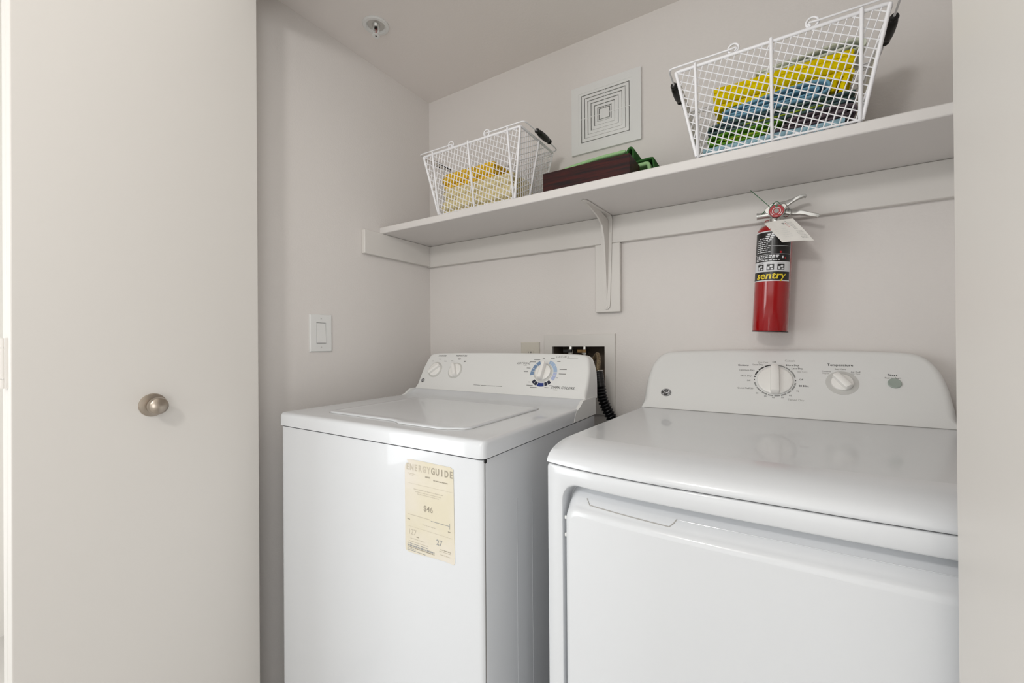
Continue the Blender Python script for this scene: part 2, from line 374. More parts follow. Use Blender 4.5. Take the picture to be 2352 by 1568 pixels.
# drain hose
dh = thing('drain_hose', 'black corrugated drain hose hanging between washer and dryer', 'hose', (-.5, 1.36, 1.0))
path = spline([(-.5045, 1.3555, 1.003), (-.502, 1.354, .992), (-.4985, 1.351, .975), (-.494, 1.347, .950), (-.485, 1.343, .912), (-.466, 1.341, .872), (-.443, 1.34, .835), (-.420, 1.34, .79), (-.405, 1.34, .70), (-.402, 1.335, .55), (-.402, 1.335, .30), (-.402, 1.335, .06)], 14)
cut = 42
sl = MB().tube(path[:cut], [.0158+.0004*math.sin(i) for i in range(cut)], 18).build('smooth_cuff', M_HOSE, dh, angle=60)
rest = path[cut-1:]
# resample for ribs
cum = [0]
for i in range(1, len(rest)): cum.append(cum[-1]+(rest[i]-rest[i-1]).length)
L = cum[-1]; NR = int(L/.0021); pts = []; k = 0
for i in range(NR+1):
    t = L*i/NR
    while k < len(cum)-2 and cum[k+1] < t: k += 1
    f = (t-cum[k])/max(1e-6, cum[k+1]-cum[k]); pts.append(rest[k].lerp(rest[k+1], f))
MB().tube(pts, [.0185 if (i % 5) in (0, 1) else (.0160 if (i % 5) in (2, 4) else .0130) for i in range(len(pts))], 18).build('ribbed_section', M_HOSE, dh, angle=30)
MB().tube([path[1], path[4]], .0172, 16).build('clamp', M_CHROME, dh)

# ------------------------------------------------------------------ washer
def plane_fn(y0, z0, y1, z1, off):
    t = V((0, y1-y0, z1-z0)).normalized(); n = X.cross(t); 
    if n.y > 0: n = -n
    def f(x, s_, o=off): return V((x, y0, z0))+t*s_+n*o
    return f, t, n
WX0, WX1, WY0, WXC = -1.1484, -.4624, .6386, -.8054
wa = thing('washing_machine', 'white top-load washing machine with a worn paper energy label', 'washer', (WXC, .93, 0))
def rrect(x0, x1, y0, y1, r, z, n=5, rb=None):
    out = []
    for cx, cy, a0, rr in ((x1-r, y0+r, -90, r), (x1-(rb or r), y1-(rb or r), 0, rb or r), (x0+(rb or r), y1-(rb or r), 90, rb or r), (x0+r, y0+r, 180, r)):
        for k in range(n+1):
            a = math.radians(a0+90*k/n); out.append((cx+rr*math.cos(a), cy+rr*math.sin(a), z))
    return out
WYB = 1.2178
m = MB()
m.loft([rrect(WX0+.003, WX1-.003, WY0+.003, WYB, .014, z, rb=.003) for z in (.03, .8785)], 0, True, True)
m.build('cabinet', M_ENAM, wa, angle=50)
# wrap seam and pressed ribs on the right side panel
m = MB(); xs = WX1-.003
m.box(xs-.001, xs+.0003, .6465, .6478, .03, .8785, 0); m.build('side_seam', M_INK, wa)
m = MB()
m.loft([[(xs-.001, .7605, z), (xs+.0003, .7615, z), (xs+.0003, .7650, z), (xs-.001, .766, z)] for z in (.08, .77)], 0, True, True)
m.loft([[(xs-.001, .8255, z), (xs+.0003, .8265, z), (xs+.0003, .83, z), (xs-.001, .831, z)] for z in (.08, .77)], 0, True, True)
m.build('side_rib', M_ENAM, wa)
MB().lathe([(.0042, 0), (.0042, .0015)], (xs-.0005, .6485, .8765), X, 12).build('corner_notch', M_BLACK, wa)
MB().box(WX0+.008, WX1-.008, WY0+.008, WYB-.004, .8785, .8815).build('seam_gap_shade', M_DARKGAP, wa)  # dark slab painted as the shaded gap between cabinet and deck
for fx in (WX0+.05, WX1-.05):
    for fy in (WY0+.05, WYB-.05): MB().lathe([(.02, 0), (.02, .02), (.01, .021), (.01, .032)], (fx, fy, 0), Z, 14).build('foot', M_BLACK, wa)
# lid deck: flat top that sweeps up to the console
prof = [(WY0, .8815), (WY0, .9045), (WY0+.0015, .9095), (WY0+.0045, .9135), (WY0+.009, .9153), (WY0+.014, .9155)]
prof += [(y, .9155) for y in (.68, .74, .85, .95, 1.04, 1.09)]+[(1.108, .9165), (1.120, .919), (1.131, .9235), (1.140, .929), (1.147, .9338), (1.158, .9338)]
m = MB(); NP = len(prof)
def deck_ring(x, ins, top):   # cross-section at x; ins: how far the rounded end pulls in
    r = []
    for (y, z) in prof:
        if z < .89: r.append((x, y+ins, z))
        else: r.append((x, y+ins*(1 if y < .7 else 0), z-top))
    return r+[(x, 1.158, .8815)]
DXL, DXR = WX0, WX1
rg = []
for x, i_, t_ in ((DXL, .012, .006), (DXL+.0012, .007, .0028), (DXL+.0035, .0035, .0009), (DXL+.007, .001, .0002), (DXL+.012, 0, 0)): rg.append(deck_ring(x, i_, t_))
for k in range(1, 12): rg.append(deck_ring(DXL+.012+(DXR-DXL-.024)*k/12, 0, 0))
for x, i_, t_ in ((DXR-.012, 0, 0), (DXR-.007, .001, .0002), (DXR-.0035, .0035, .0009), (DXR-.0012, .007, .0028), (DXR, .012, .006)): rg.append(deck_ring(x, i_, t_))
m.loft(rg, 0, True, True); m.build('top_deck', M_ENAM, wa, angle=50)
# lid
def lidring(ins, z, dip=0):
    x0, x1, y0, y1, r = -1.030+ins, -.5545-ins, .7022+ins, 1.040-ins, .022
    out = []
    for cx, cy, a0 in ((x1-r, y0+r, -90), (x1-r, y1-r, 0), (x0+r, y1-r, 90), (x0+r, y0+r, 180)):
        for k in range(7):
            a = math.radians(a0+90*k/6); out.append((cx+r*math.cos(a), cy+r*math.sin(a), z))
        if a0 == 180:
            pass
    # front edge from left to right with a shallow finger bulge toward the front
    xa, xb = x0+r, x1-r
    for k in range(1, 24):
        x = xa+(xb-xa)*k/24; u = (x+.765)/.19
        bul = 0
        if u > 0: bul = .016*min(1, u/.12)*max(0, 1-max(0, (x+.60)/.03)) if x > -.765 else 0
        out.append((x, y0-bul*max(0, 1-ins/.03), z))
    return out
m = MB(); m.loft([lidring(0, .9150), lidring(.0002, .9178), lidring(.0015, .9192), lidring(.010, .9194), lidring(.016, .9186), lidring(.03, .9184)], 0, False, True)
m.build('lid', M_ENAM, wa, angle=60)
m = MB(); m.loft([lidring(-.0016, .9157), lidring(.001, .9157)]); m.build('lid_gap', M_INKL, wa)
# console
def console(name, parent, outline, P0, P1, yb, mat_, xexp, r=.008, zb=None, angle=50, slope_extra=0):
    f, t, n = plane_fn(P0[0], P0[1], P1[0], P1[1], 0)
    cx = sum(o_[0] for o_ in outline)/len(outline); sm = max(o_[1] for o_ in outline)
    def ring(ins, dep):
        res = []
        N = len(outline)
        for i, (x, s_) in enumerate(outline):
            a = V(outline[i-1]); b = V(outline[(i+1) % N]); d = (b-a); nn = V((d[1], -d[0]))
            if nn.length > 0: nn.normalize()
            if nn.dot(V((x-cx, s_-sm/2))) < 0: nn = -nn
            if s_ <= 1e-6: nn = V((nn[0], 0))
            p = f(x-nn[0]*ins, s_-nn[1]*ins, 0)-n*dep; res.append(p)
        return res
    rings = [ring(r*(1-math.sin(a)), r*(1-math.cos(a))) for a in [PI/2*k/5 for k in range(6)]]
    last = rings[-1]; bk_ = []
    for (x, s_), p in zip(outline, last):
        bk_.append(V((cx+(x-cx)*xexp, yb, p.z-(slope_extra*(s_/sm)))))
    mb = MB(); mb.loft(rings+[bk_], 0, True, True)
    return mb.build(name, mat_, parent, angle=angle), f, n
half = [(.343, 0), (.343, .02), (.3432, .0423), (.3425, .070), (.3415, .089), (.338, .107), (.334, .1234), (.330, .134), (.3255, .1408), (.319, .1452), (.3124, .1475), (.29, .1498), (.2335, .1515), (.15, .1528), (.06, .1533)]
half = [(a*.985, b) for a, b in half]
out_w = [(WXC-a, b) for a, b in half]+[(WXC, .1535)]+[(WXC+a, b) for a, b in half[::-1]]
cons, fW, nW = console('control_console', wa, out_w, (1.148, .934), (1.210, 1.047), 1.235, M_PLAS, 1.012, .010)
m = MB(); m.tube([fW(-1.138, -.0008, -.0003), fW(-.474, -.0008, -.0003)], .0009, 6); m.build('console_seam', M_INKL, wa)
# side caps of the console
for side, x1 in ((1, WX1), (-1, WX0)):
    poly = [(1.056, .8815), (1.058, .890), (1.064, .901), (1.072, .909), (1.085, .9145), (1.098, .9185), (1.110, .926), (1.122, .9335), (1.148, .9345), (1.2178, .9345), (1.2178, .8815)]
    m = MB(); xa = x1-side*.009
    m.loft([[(xa, y, z) for y, z in poly], [(x1-side*.0015, y, z) for y, z in poly], [(x1+side*.0006, 1.14+(y-1.14)*.985, .95+(z-.95)*.985) for y, z in poly]], 0, True, True)
    m.build('console_end_cap', M_PLAS, wa, angle=50)
# knobs on a console plane
def dial(parent, f, n, t, cx, cs, r, hgt, ang, skirt, name='dial_knob', bar=.26, blen=1.0, ring=None):
    O = f(cx, cs, 0)
    if ring: 
        MB().lathe([(ring, .0001), (ring, .0008), (ring-.003, .0012)], O, n, 40).build('dial_ring', M_KRING, parent)
    k = MB(); k.lathe([(r, .001), (r, hgt*.22), (r*.97, hgt*.3), (r*.9, hgt*.34), (r*.3, hgt*.36)], O, n, 40)
    kk = k.build(name, M_KNOB, parent, angle=40)
    g = MB(); ca, sa = math.cos(ang), math.sin(ang)
    ex = X*ca+t*sa; ey = -X*sa+t*ca      # ey along the grip
    sec = []
    for u, wd, hh in ((-1.0, .55, .30), (-.97, .85, .80), (-.88, 1, 1), (-.4, 1, 1), (0, 1, 1), (.5, 1, 1), (blen-.08, .9, .96), (blen, .6, .9), (blen+.001, .5, .3)):
        p = O+ey*(u*r); ww = r*bar*wd; H = hgt*hh
        sec.append([p-ex*ww*1.15+n*hgt*.3, p-ex*ww+n*H*.9, p-ex*ww*.7+n*H, p+ex*ww*.7+n*H, p+ex*ww+n*H*.9, p+ex*ww*1.15+n*hgt*.3])
    g.loft(sec, 0, True, True); g.build('grip', M_KNOB, kk, angle=40)
    return kk
_, tW, _ = plane_fn(1.148, .934, 1.210, 1.047, 0)
dial(wa, fW, nW, tW, -1.0775, .0775, .0262, .017, -.85, None, ring=.031)
dial(wa, fW, nW, tW, -.9815, .0765, .0262, .017, .50, None, ring=.031)
dial(wa, fW, nW, tW, -.6235, .0805, .0272, .022, -.06, None, ring=.0325, blen=1.12)
P = lambda x, s_: fW(x, s_, .0005)
def TP(P_, cx, cs): return lambda x, y: P_(cx+x, cs+y)
m = MB(); cx, cs = -.6226, .0790
def seg(a0, a1, mi):
    mats_ = {2: (M_SLATE, 'slate blue'), 3: (M_SKYP, 'pale blue'), 4: (M_LAVP, 'lavender'), 5: (M_NAVY, 'near black'), 6: (M_BLUEP, 'royal blue')}[mi]
    MB().arc(P, cx, cs, .0345, .0468, a0, a1, 0, 8).build('dial_scale_segment', mats_[0], wa, smooth=False, fixn=False, label=mats_[1]+' dial scale segment')
seg(137, 118, 2); seg(158, 140, 2); seg(172, 160, 2); seg(192, 174, 2)
seg(62, 72, 3); seg(60, 38, 3); seg(36, 6, 3); seg(4, -10, 4); seg(-12, -32, 4)
seg(222, 235, 5); seg(237, 251, 5); seg(254, 285, 6); seg(288, 301, 5); seg(304, 317, 5)
PM = [M_INKD, M_INK, M_SLATE, M_SKYP, M_LAVP, M_NAVY, M_BLUEP, M_INKL]
m = MB()
for s_, x, s2, sz, mi in (('LOAD SIZE', -1.0654, .1349, .0078, 0), ('TEMPERATURE', -.9748, .1358, .0078, 0)): m.text(s_, sz, TP(P, x, s2), mi, bold=.01)
for x, s2, wd in ((-1.0706, .1207, .010), (-1.1026, .1123, .009), (-1.0422, .1128, .012), (-1.0097, .1147, .010), (-.9784, .1235, .012), (-.9784, .1215, .009), (-.9495, .1150, .010), (-.9505, .1125, .008),
                  (-.6873, .0816, .016), (-.6806, .0949, .014), (-.6705, .1173, .022), (-.6566, .1253, .022), (-.6331, .1296, .008), (-.6016, .1312, .014), (-.5777, .1202, .012), (-.5571, .0932, .024), (-.5569, .0781, .024), (-.5714, .0641, .007),
                  (-.6652, .0458, .006), (-.6612, .0349, .022), (-.6462, .0283, .024), (-.6002, .0298, .014), (-.5861, .037, .013)):
    m.bars(P, x-wd/2, x+wd/2, s2-.0009, s2+.0009, 1, 2)
m.text('COTTONS', .0105, TP(P, -.7045, .111), 1, shear=.25); m.bars(P, -.702, -.690, .1032, .1045, 7, 2)
m.text('CASUALS', .0105, TP(P, -.5696, .1365), 7, shear=.25); m.bars(P, -.552, -.515, .1305, .1315, 7, 2)
m.text('DARK COLORS', .0112, TP(P, -.5462, .0318), 0, shear=.2); m.bars(P, -.5757, -.562, .0235, .0248, 1, 2)
for a, b in ((-.8797, -.852), (-.849, -.826), (-.8215, -.79), (-.788, -.7627)): m.bars(P, a, b, .0246, .0260, 1, 2)
m.build('console_lettering', [M_INKD, M_INK, M_SLATE, M_SKYP, M_LAVP, M_NAVY, M_BLUEP, M_INKL], wa, smooth=False, fixn=False, kind='stuff')
MB().add([P(-.6535, .0625), P(-.6455, .0665), P(-.6485, .0705)], [(0, 1, 2)]).build('dial_pointer', M_INKD, wa, smooth=False, fixn=False)
def monogram(parent, f, cx, cs, rx, ry):
    m = MB(); g = lambda x, y: f(cx+x*rx, cs+y*ry, .0010)
    m.add([g(math.cos(2*PI*i/32), math.sin(2*PI*i/32)) for i in range(32)], [tuple(range(32))], 0)
    h = lambda x, y: f(cx+x*rx, cs+y*ry, .0013)
    m.arc(h, 0, 0, .86, .92, 0, 360, 1, 32)
    m.text('GE', 1.05, h, 1, shear=.35, bold=.015)
    for a in range(4):
        m.arc(h, .0, .0, .66, .76, a*90+20, a*90+62, 1, 6)
    m.build('monogram_badge', [M_INKD, M_LWHT], parent, smooth=False, fixn=False)
monogram(wa, fW, -1.1194, .0321, .0080, .0082)
# worn energy label
st = MB(); yy = WY0+.0026
edge = [(-.6685, .8440), (-.6600, .8475), (-.6650, .8545), (-.6500, .8560), (-.6200, .8560), (-.58, .8555), (-.545, .8550), (-.5375, .8515), (-.5365, .80), (-.5358, .72), (-.5352, .668), (-.5375, .6645), (-.56, .6655), (-.60, .6640), (-.62, .6620), (-.645, .6605), (-.66, .6600), (-.668, .6625), (-.6705, .668), (-.6705, .72), (-.6708, .80), (-.6710, .838)]
st.add([(x, yy, z) for x, z in edge]+[(x, yy-.0004, z) for x, z in edge], [tuple(range(len(edge), 2*len(edge)))]+[(i, (i+1) % len(edge), (i+1) % len(edge)+len(edge), i+len(edge)) for i in range(len(edge))])
lab = st.build('energy_label', M_STICK, wa, smooth=False, label='yellowed peeling paper energy label')
Q = lambda x, z: V((x, yy-.0007, z))
m = MB()
for i, ch in enumerate('ENERGYGUIDE'):
    m.text(ch, .0185, (lambda xx: (lambda a, b: Q(xx+a, .8395+b+.000*i)))(-.6625+i*.01195), 0 if i > 5 else 1, bold=.03, sx=.8)
m.text('$46', .017, (lambda a, b: Q(-.6045+a, .760+b)), 0, bold=.01)
m.text('127', .016, (lambda a, b: Q(-.650+a, .7035+b)), 1, bold=.01); m.text('27', .016, (lambda a, b: Q(-.575+a, .6985+b)), 2, bold=.01)
m.bars(Q, -.597, -.548, .7375, .7386, 2, 2); m.bars(Q, -.548, -.547, .732, .744, 2, 1)
m.bars(Q, -.663, -.600, .7395, .7405, 1, 2)
rnd = random.Random(3)
for z, a, b, h, mi in ((.8265, -.662, -.640, .0012, 1), (.8235, -.658, -.645, .0012, 1), (.8255, -.612, -.600, .003, 0), (.8215, -.590, -.552, .0022, 0), (.7955, -.645, -.565, .0014, 1), (.7905, -.640, -.57, .0012, 1), (.7865, -.635, -.575, .0012, 1),
                      (.806, -.66, -.54, .0004, 1), (.7295, -.664, -.656, .0016, 0), (.7265, -.552, -.545, .002, 0), (.7255, -.620, -.585, .0012, 1), (.715, -.665, -.54, .0004, 1), (.696, -.638, -.630, .0018, 0), (.6905, -.655, -.615, .0012, 1), (.6865, -.572, -.545, .0016, 0), (.683, -.575, -.545, .0012, 1), (.684, -.66, -.605, .0012, 1), (.6765, -.572, -.548, .0016, 1),
                      (.6795, -.664, -.607, .0014, 2), (.675, -.664, -.588, .0030, 2), (.6715, -.664, -.588, .0020, 0), (.668, -.664, -.640, .0012, 2), (.665, -.664, -.612, .0013, 2)):
    x = a
    while x < b:
        wd = rnd.uniform(.003, .009); m.bars(Q, x, min(b, x+wd), z-h/2, z+h/2, mi, 1); x += wd+.0012
m.build('label_print', [M_STINK, M_STINK2, M_RINGG], lab, smooth=False, fixn=False)

# ------------------------------------------------------------------ dryer
dr = thing('clothes_dryer', 'white front-load clothes dryer with round timer dial and grey start button', 'dryer', (0, 1.0, 0))
HW = .351
def bow(x): return .680-.030*(1-min(1, abs(x)/HW)**3.5)
def ubox(a, zt, zb, r, ne=22, na=8):
    up_ = []
    for k in range(na+1):
        t = PI-PI/2*k/na; up_.append((-a+r+r*math.cos(t), zt-r+r*math.sin(t)))
    for k in range(1, ne): up_.append((-a+r+(2*a-2*r)*k/ne, zt))
    for k in range(na+1):
        t = PI/2-PI/2*k/na; up_.append((a-r+r*math.cos(t), zt-r+r*math.sin(t)))
    lo = [(x, zb+(zt-z)) for x, z in up_]
    return up_, lo
def fring(a, zt, zb, r, dy):
    u_, l_ = ubox(a, zt, zb, r)
    return [(x, bow(x)+dy, z) for x, z in u_]+[(x, bow(x)+dy, z) for x, z in l_[::-1]]
def capring(m, ring, mi=0):
    n = len(ring)//2
    m.add(ring, [(i, i+1, 2*n-2-i, 2*n-1-i) for i in range(n-1)], mi)
m = MB()
zt = .8830
rs = [(.351, zt, .03, .006, None), (.351, zt, .03, .006, .004), (.3498, zt-.001, .031, .006, .001), (.348, zt-.0025, .033, .006, 0),
      (.3205, .8585, .06, .034, 0), (.3180, .8560, .063, .032, .0015), (.3165, .8540, .065, .031, .006), (.3155, .8525, .066, .030, .026), (.3135, .850, .068, .029, .032), (.300, .800, .08, .026, .0335)]
def bring(a, zt_, zb, r):
    u_, l_ = ubox(a, zt_, zb, r)
    return [(x, 1.33, z) for x, z in u_]+[(x, 1.33, z) for x, z in l_[::-1]]
rings = [bring(*r_[:4]) if r_[4] is None else fring(*r_) for r_ in rs]
m.loft(rings); capring(m, rings[-1]); capring(m, rings[0])
m.build('cabinet', M_ENAM, dr, angle=40)
# door: front skin, crowned top edge and stepped finger slope
m = MB()
rs = [(.3095, .8480, .075, .022, .0325), (.3095, .8445, .075, .022, .028), (.3095, .8345, .075, .022, .017), (.3092, .8335, .075, .022, .0148),
      (.3090, .8235, .075, .022, .006), (.3085, .8205, .0755, .022, .001), (.3070, .8175, .077, .022, -.0035), (.3045, .8145, .080, .022, -.0058), (.300, .809, .085, .022, -.0065)]
rings = [fring(*r_) for r_ in rs]
m.loft(rings); capring(m, rings[-1])
m.build('door', M_ENAM, dr, angle=50)
MB().tube([(-.2735, bow(-.27)+.0150, .8338)]+[(x, bow(x)+.0060+.88*(.8262-.0002*i-.8235)-.0003, .8262-.0002*i) for i, x in enumerate([-.266+.130*i/12 for i in range(13)])]+[(-.1300, bow(-.13)+.0105, .829), (-.1265, bow(-.13)+.0150, .8338)], .0008, 6).build('grip_seam', M_INKL, dr)
MB().tube([(x, bow(x)+.0140, .8334) for x in [-.122+.42*i/24 for i in range(25)]], .0005, 6).build('step_bead', M_ENAM, dr)
for z in (.795, .765): MB().box(-.3135, -.3095, .672, .676, z-.003, z+.003).build('bumper', M_PLAS, dr, bevel=.001)
MB().loft([[(x, y, z) for x, y in [(-.346, 1.2), (-.346, .6875)]+[(-.346+.692*i/20, bow(-.346+.692*i/20)+.005) for i in range(1, 20)]+[(.346, .6875), (.346, 1.2)]] for z in (.8828, .8862)], 0, True, True).build('seam_gap_shade', M_DARKGAP, dr)  # dark slab painted as the shaded gap below the top lid
for fx in (-.3, .3):
    for fy in (.74, 1.28): MB().lathe([(.02, 0), (.02, .02), (.01, .021), (.01, .032)], (fx, fy, 0), Z, 14).build('foot', M_BLACK, dr)
# top lid: crowned front and side edges
def topring(th, z0=.8855, H=.0355):
    c, s_ = math.cos(th), math.sin(th); sd = .019*(1-c); fd = .080*(1-c); z = z0+H*s_
    N = 30; xs_ = [-(HW-sd)+2*(HW-sd)*i/N for i in range(N+1)]
    def zz(y): return z-max(0, y-.76)*.029*s_
    fr = []
    for x in xs_:
        k = (abs(x)/(HW-sd)); y = bow(x*HW/(HW-sd))+fd
        fr.append((x, y, zz(y)))
    bk_ = [(x, 1.33, zz(1.33)) for x in xs_]
    return fr+bk_[::-1]
m = MB(); tr = [topring(PI/2*k/12) for k in range(13)]
tr = [[(x*.998, y+.0015, z-.0012) for x, y, z in tr[0]]]+tr
m.loft(tr); capring(m, tr[-1]); m.build('top_lid', M_ENAM, dr, angle=60)
half = [(.338, 0), (.3372, .03), (.3365, .0647), (.335, .1007), (.3322, .1209), (.3283, .1427), (.3215, .1625), (.3135, .1770), (.3045, .1878), (.293, .1957), (.280, .2005), (.25, .2040), (.19, .2068), (.11, .2092), (.05, .2100)]
out_d = [(-a, b) for a, b in half]+[(0, .2102)]+[(a, b) for a, b in half[::-1]]
cons, fD, nD = console('control_console', dr, out_d, (1.265, .9065), (1.372, 1.070), 1.412, M_PLAS, 1.01, .020, slope_extra=.006)
_, tD, _ = plane_fn(1.265, .9065, 1.372, 1.070, 0)
m = MB(); m.tube([fD(-.33, .0005, .0002), fD(.33, .0005, .0002)], .0008, 6); m.build('console_seam', M_INKL, dr)
dial(dr, fD, nD, tD, -.0005, .1040, .0405, .019, 0, None, bar=.235, blen=1.02)
dial(dr, fD, nD, tD, .1412, .1045, .0225, .019, .62, None, bar=.34, blen=1.05, ring=.033)
MB().lathe([(.0125, .0002), (.0125, .003), (.0112, .0038), (.004, .0032)], fD(.2397, .1075, 0), nD, 32).build('start_button', M_START, dr)
P = lambda x, s_: fD(x, s_, .0005)
m = MB(); cx, cs = -.0012, .1058
R0, R1 = .0448, .0482
def rg(a0, a1, mi): MB().arc(P, cx, cs, R0, R1, a0, a1, 0, 6).build('dial_scale_segment', (M_INKD, M_RINGG)[mi], dr, smooth=False, fixn=False, label=('dark grey', 'mid grey')[mi]+' dial scale segment')
rg(101, 119, 0); rg(121, 141, 0); rg(144, 163, 0); rg(166, 171, 0)
for a0, a1 in ((80, 58), (56, 42), (40, 12), (-8, -17), (-20, -37), (-40, -54), (-57, -73), (-76, -91), (-94, -109), (-112, -128), (-131, -150), (-153, -170)): rg(a0, a1, 1)
for a in (90, 180, 0): m.disc(P, cx+.0465*math.cos(math.radians(a)), cs+.0465*math.sin(math.radians(a)), .0014, 0, 10)
for s_, x, s2, sz, mi in (('Cottons', -.0754, .1500, .0080, 0), ('Less Dry', -.0400, .1527, .0070, 2), ('Easy Care', -.0275, .1600, .0058, 3), ('Off', -.0017, .1612, .0066, 2), ('Casuals', .0343, .1660, .0078, 3),
                          ('More Dry', .0395, .1523, .0070, 0), ('Less Dry', .0495, .1426, .0070, 0), ('Easy Care', .0600, .1332, .0058, 3), ('Off', .0575, .1096, .0066, 2), ('80 Min.', .0625, .0913, .0072, 0),
                          ('70', .0490, .0750, .0062, 2), ('60', .0330, .0621, .0062, 2), ('50', .0156, .0553, .0062, 2), ('40', -.0044, .0539, .0062, 2), ('30', -.0226, .0564, .0062, 2), ('20', -.0413, .0645, .0062, 2),
                          ('Timed Dry', .0445, .0500, .0078, 3), ('Quick Fluff 20', -.0690, .0779, .0066, 2), ('Off', -.0614, .1019, .0066, 2), ('More Dry', -.0683, .1164, .0066, 2), ('Optimum Dry', -.0668, .1347, .0066, 2),
                          ('Temperature', .1401, .1555, .0098, 0), ('Start', .2383, .1300, .0090, 0), ('Push to Start', .2380, .1222, .0056, 2), ('Cottons', .1108, .1361, .0056, 2), ('Regular', .1103, .1303, .0048, 3), ('Easy Care', .1400, .1435, .0056, 2),
                          ('Air Fluff', .1696, .1360, .0058, 2), ('No Heat', .1697, .1310, .0048, 3)):
    m.text(s_, sz, TP(P, x, s2), mi, bold=.01 if mi == 0 else 0)
m.build('console_lettering', [M_INKD, M_RINGG, M_INK, M_INKL], dr, smooth=False, fixn=False, kind='stuff')
monogram(dr, fD, -.2726, .0522, .0148, .0122)

# ------------------------------------------------------------------ fire extinguisher
fe = thing('fire_extinguisher', 'small red fire extinguisher hanging on the wall under the shelf', 'fire extinguisher', (-.011, 1.345, 1.125))
B0, B1 = V((-.0115, 1.345, 1.1245)), V((.0035, 1.345, 1.4105)); AX = (B1-B0).normalized(); R = .0418
m = MB(); m.lathe([(.030, .004), (.036, .001), (.0405, 0), (R, .002), (R, .262), (.0405, .272), (.036, .280), (.028, .286), (.018, .289), (.013, .291)], B0, AX, 56)
m.build('cylinder', M_RED, fe, angle=40)
MB().lathe([(R+.0003, .0), (R+.0009, .0004), (R+.0009, .0018), (R+.0003, .0022)], B0-AX*.0005, AX, 56, cap0=False, cap1=False).build('base_rim', M_BLACK, fe)
EY = AX.cross(X).normalized(); EX = EY.cross(AX).normalized()
if EY.y > 0: EY = -EY
if EX.x < 0: EX = -EX
A0 = math.radians(-8)   # label centre faces slightly left of the camera
def Lf(off):
    def g(a, h):   # a: arc length round the body, h: height along the axis
        th = a/R+A0; return B0+AX*h+EX*(math.sin(th)*(R+off))+EY*(math.cos(th)*(R+off))
    return g
lb_ = MB(); LW = .052
h0, h1 = .1330, .2660
lb_.bars(Lf(.0003), -LW, LW, h0, h1, 0, 30); lab = lb_.build('label', M_LWHT, fe, smooth=True, fixn=False)
m = MB(); F_ = Lf(.0006); F2 = Lf(.0009)
m.bars(F_, -LW+.002, LW-.002, .1358, .1580, 0, 30)
m.bars(F_, -LW+.002, LW-.002, .1845, .2630, 0, 30)
m.text('sentry', .0262, (lambda a, b: F2(.0005+a, .1472+b)), 2, bold=.022, shear=.15, sx=1.08)
rnd = random.Random(5)
for h, a0, a1, t_ in [(.2565, -.010, .012, .0032), (.2515, -.014, .010, .0028), (.2465, -.030, .004, .0026)]+[(.2415-.0052*k, -.040, .000-.004*(k % 3), .0022) for k in range(7)]+[(.2000, -.040, .020, .0026), (.1960, -.040, .017, .0024), (.1922, -.040, -.012, .0020), (.1885, -.040, .020, .0022)]:
    x = a0
    while x < a1:
        wd = rnd.uniform(.004, .010); m.bars(F2, x, min(a1, x+wd), h-t_/2, h+t_/2, 1, 2); x += wd+.0018
m.bars(F2, 0, LW-.002, .2245, .2253, 1, 10); m.bars(F2, -LW+.002, LW-.002, .2035, .2042, 1, 20)
m.disc(F2, .022, .2085, .0028, 3, 12); m.disc(F2, .034, .1935, .0022, 3, 12); m.bars(F2, .026, .029, .192, .199, 1, 1)
for cxx in (-.0245, 0.000, .0245):
    m.bars(F_, cxx-.0085, cxx+.0085, .1620, .1775, 0, 4)
    m.bars(F_, cxx-.007, cxx+.007, .1795, .1805, 4, 2)
    m.disc(F2, cxx+.002, .1720, .0033, 1, 12); m.bars(F2, cxx-.0065, cxx-.0015, .1635, .1715, 1, 1); m.bars(F2, cxx+.001, cxx+.006, .1632, .1672, 1, 1)
m.build('label_print', [M_LBLK, M_LWHT, M_YEL, M_LRED, M_INK], lab, smooth=False, fixn=False)
# valve
T = B0+AX*.288
m = MB(); m.lathe([(.0125, 0), (.0125, .006), (.0155, .008), (.0155, .015), (.0125, .018), (.0125, .046), (.010, .050)], T, AX, 24)
m.build('valve_body', M_CHROME, fe, angle=30)
m = MB(); m.tube([T+AX*.030-X*.010, T+AX*.030-X*.0445], .0082, 18); m.lathe([(.0092, 0), (.0092, .003)], T+AX*.030-X*.0445, X, 18); m.build('nozzle', M_ALU, fe)
G = T+AX*.030+V((.0015, -.0125, .001))
m = MB(); m.lathe([(.0075, 0), (.0085, .008), (.0178, .009), (.0182, .015), (.0172, .0165), (.0164, .0160)], G, -Y, 36); ga = m.build('pressure_gauge', M_CHROME, fe, angle=30)
m = MB(); gq = lambda x, z: G+V((x, -.0166, z))
m.disc(gq, 0, 0, .0164, 0, 36); gq2 = lambda x, z: G+V((x, -.0169, z))
m.arc(gq2, 0, 0, .0085, .0100, -60, 240, 1, 20); m.arc(gq2, 0, 0, .0095, .0162, 78, 102, 2, 6); m.disc(gq2, 0, 0, .0058, 3, 18)
m.arc(gq2, 0, 0, .0125, .0140, 190, 230, 1, 6); m.arc(gq2, 0, 0, .0125, .0140, -50, -10, 1, 6); m.arc(gq2, 0, 0, .0125, .0140, 250, 280, 1, 6)
m.build('gauge_face', [M_LRED, M_LWHT, M_GRN, M_INKL], ga, smooth=False, fixn=False)
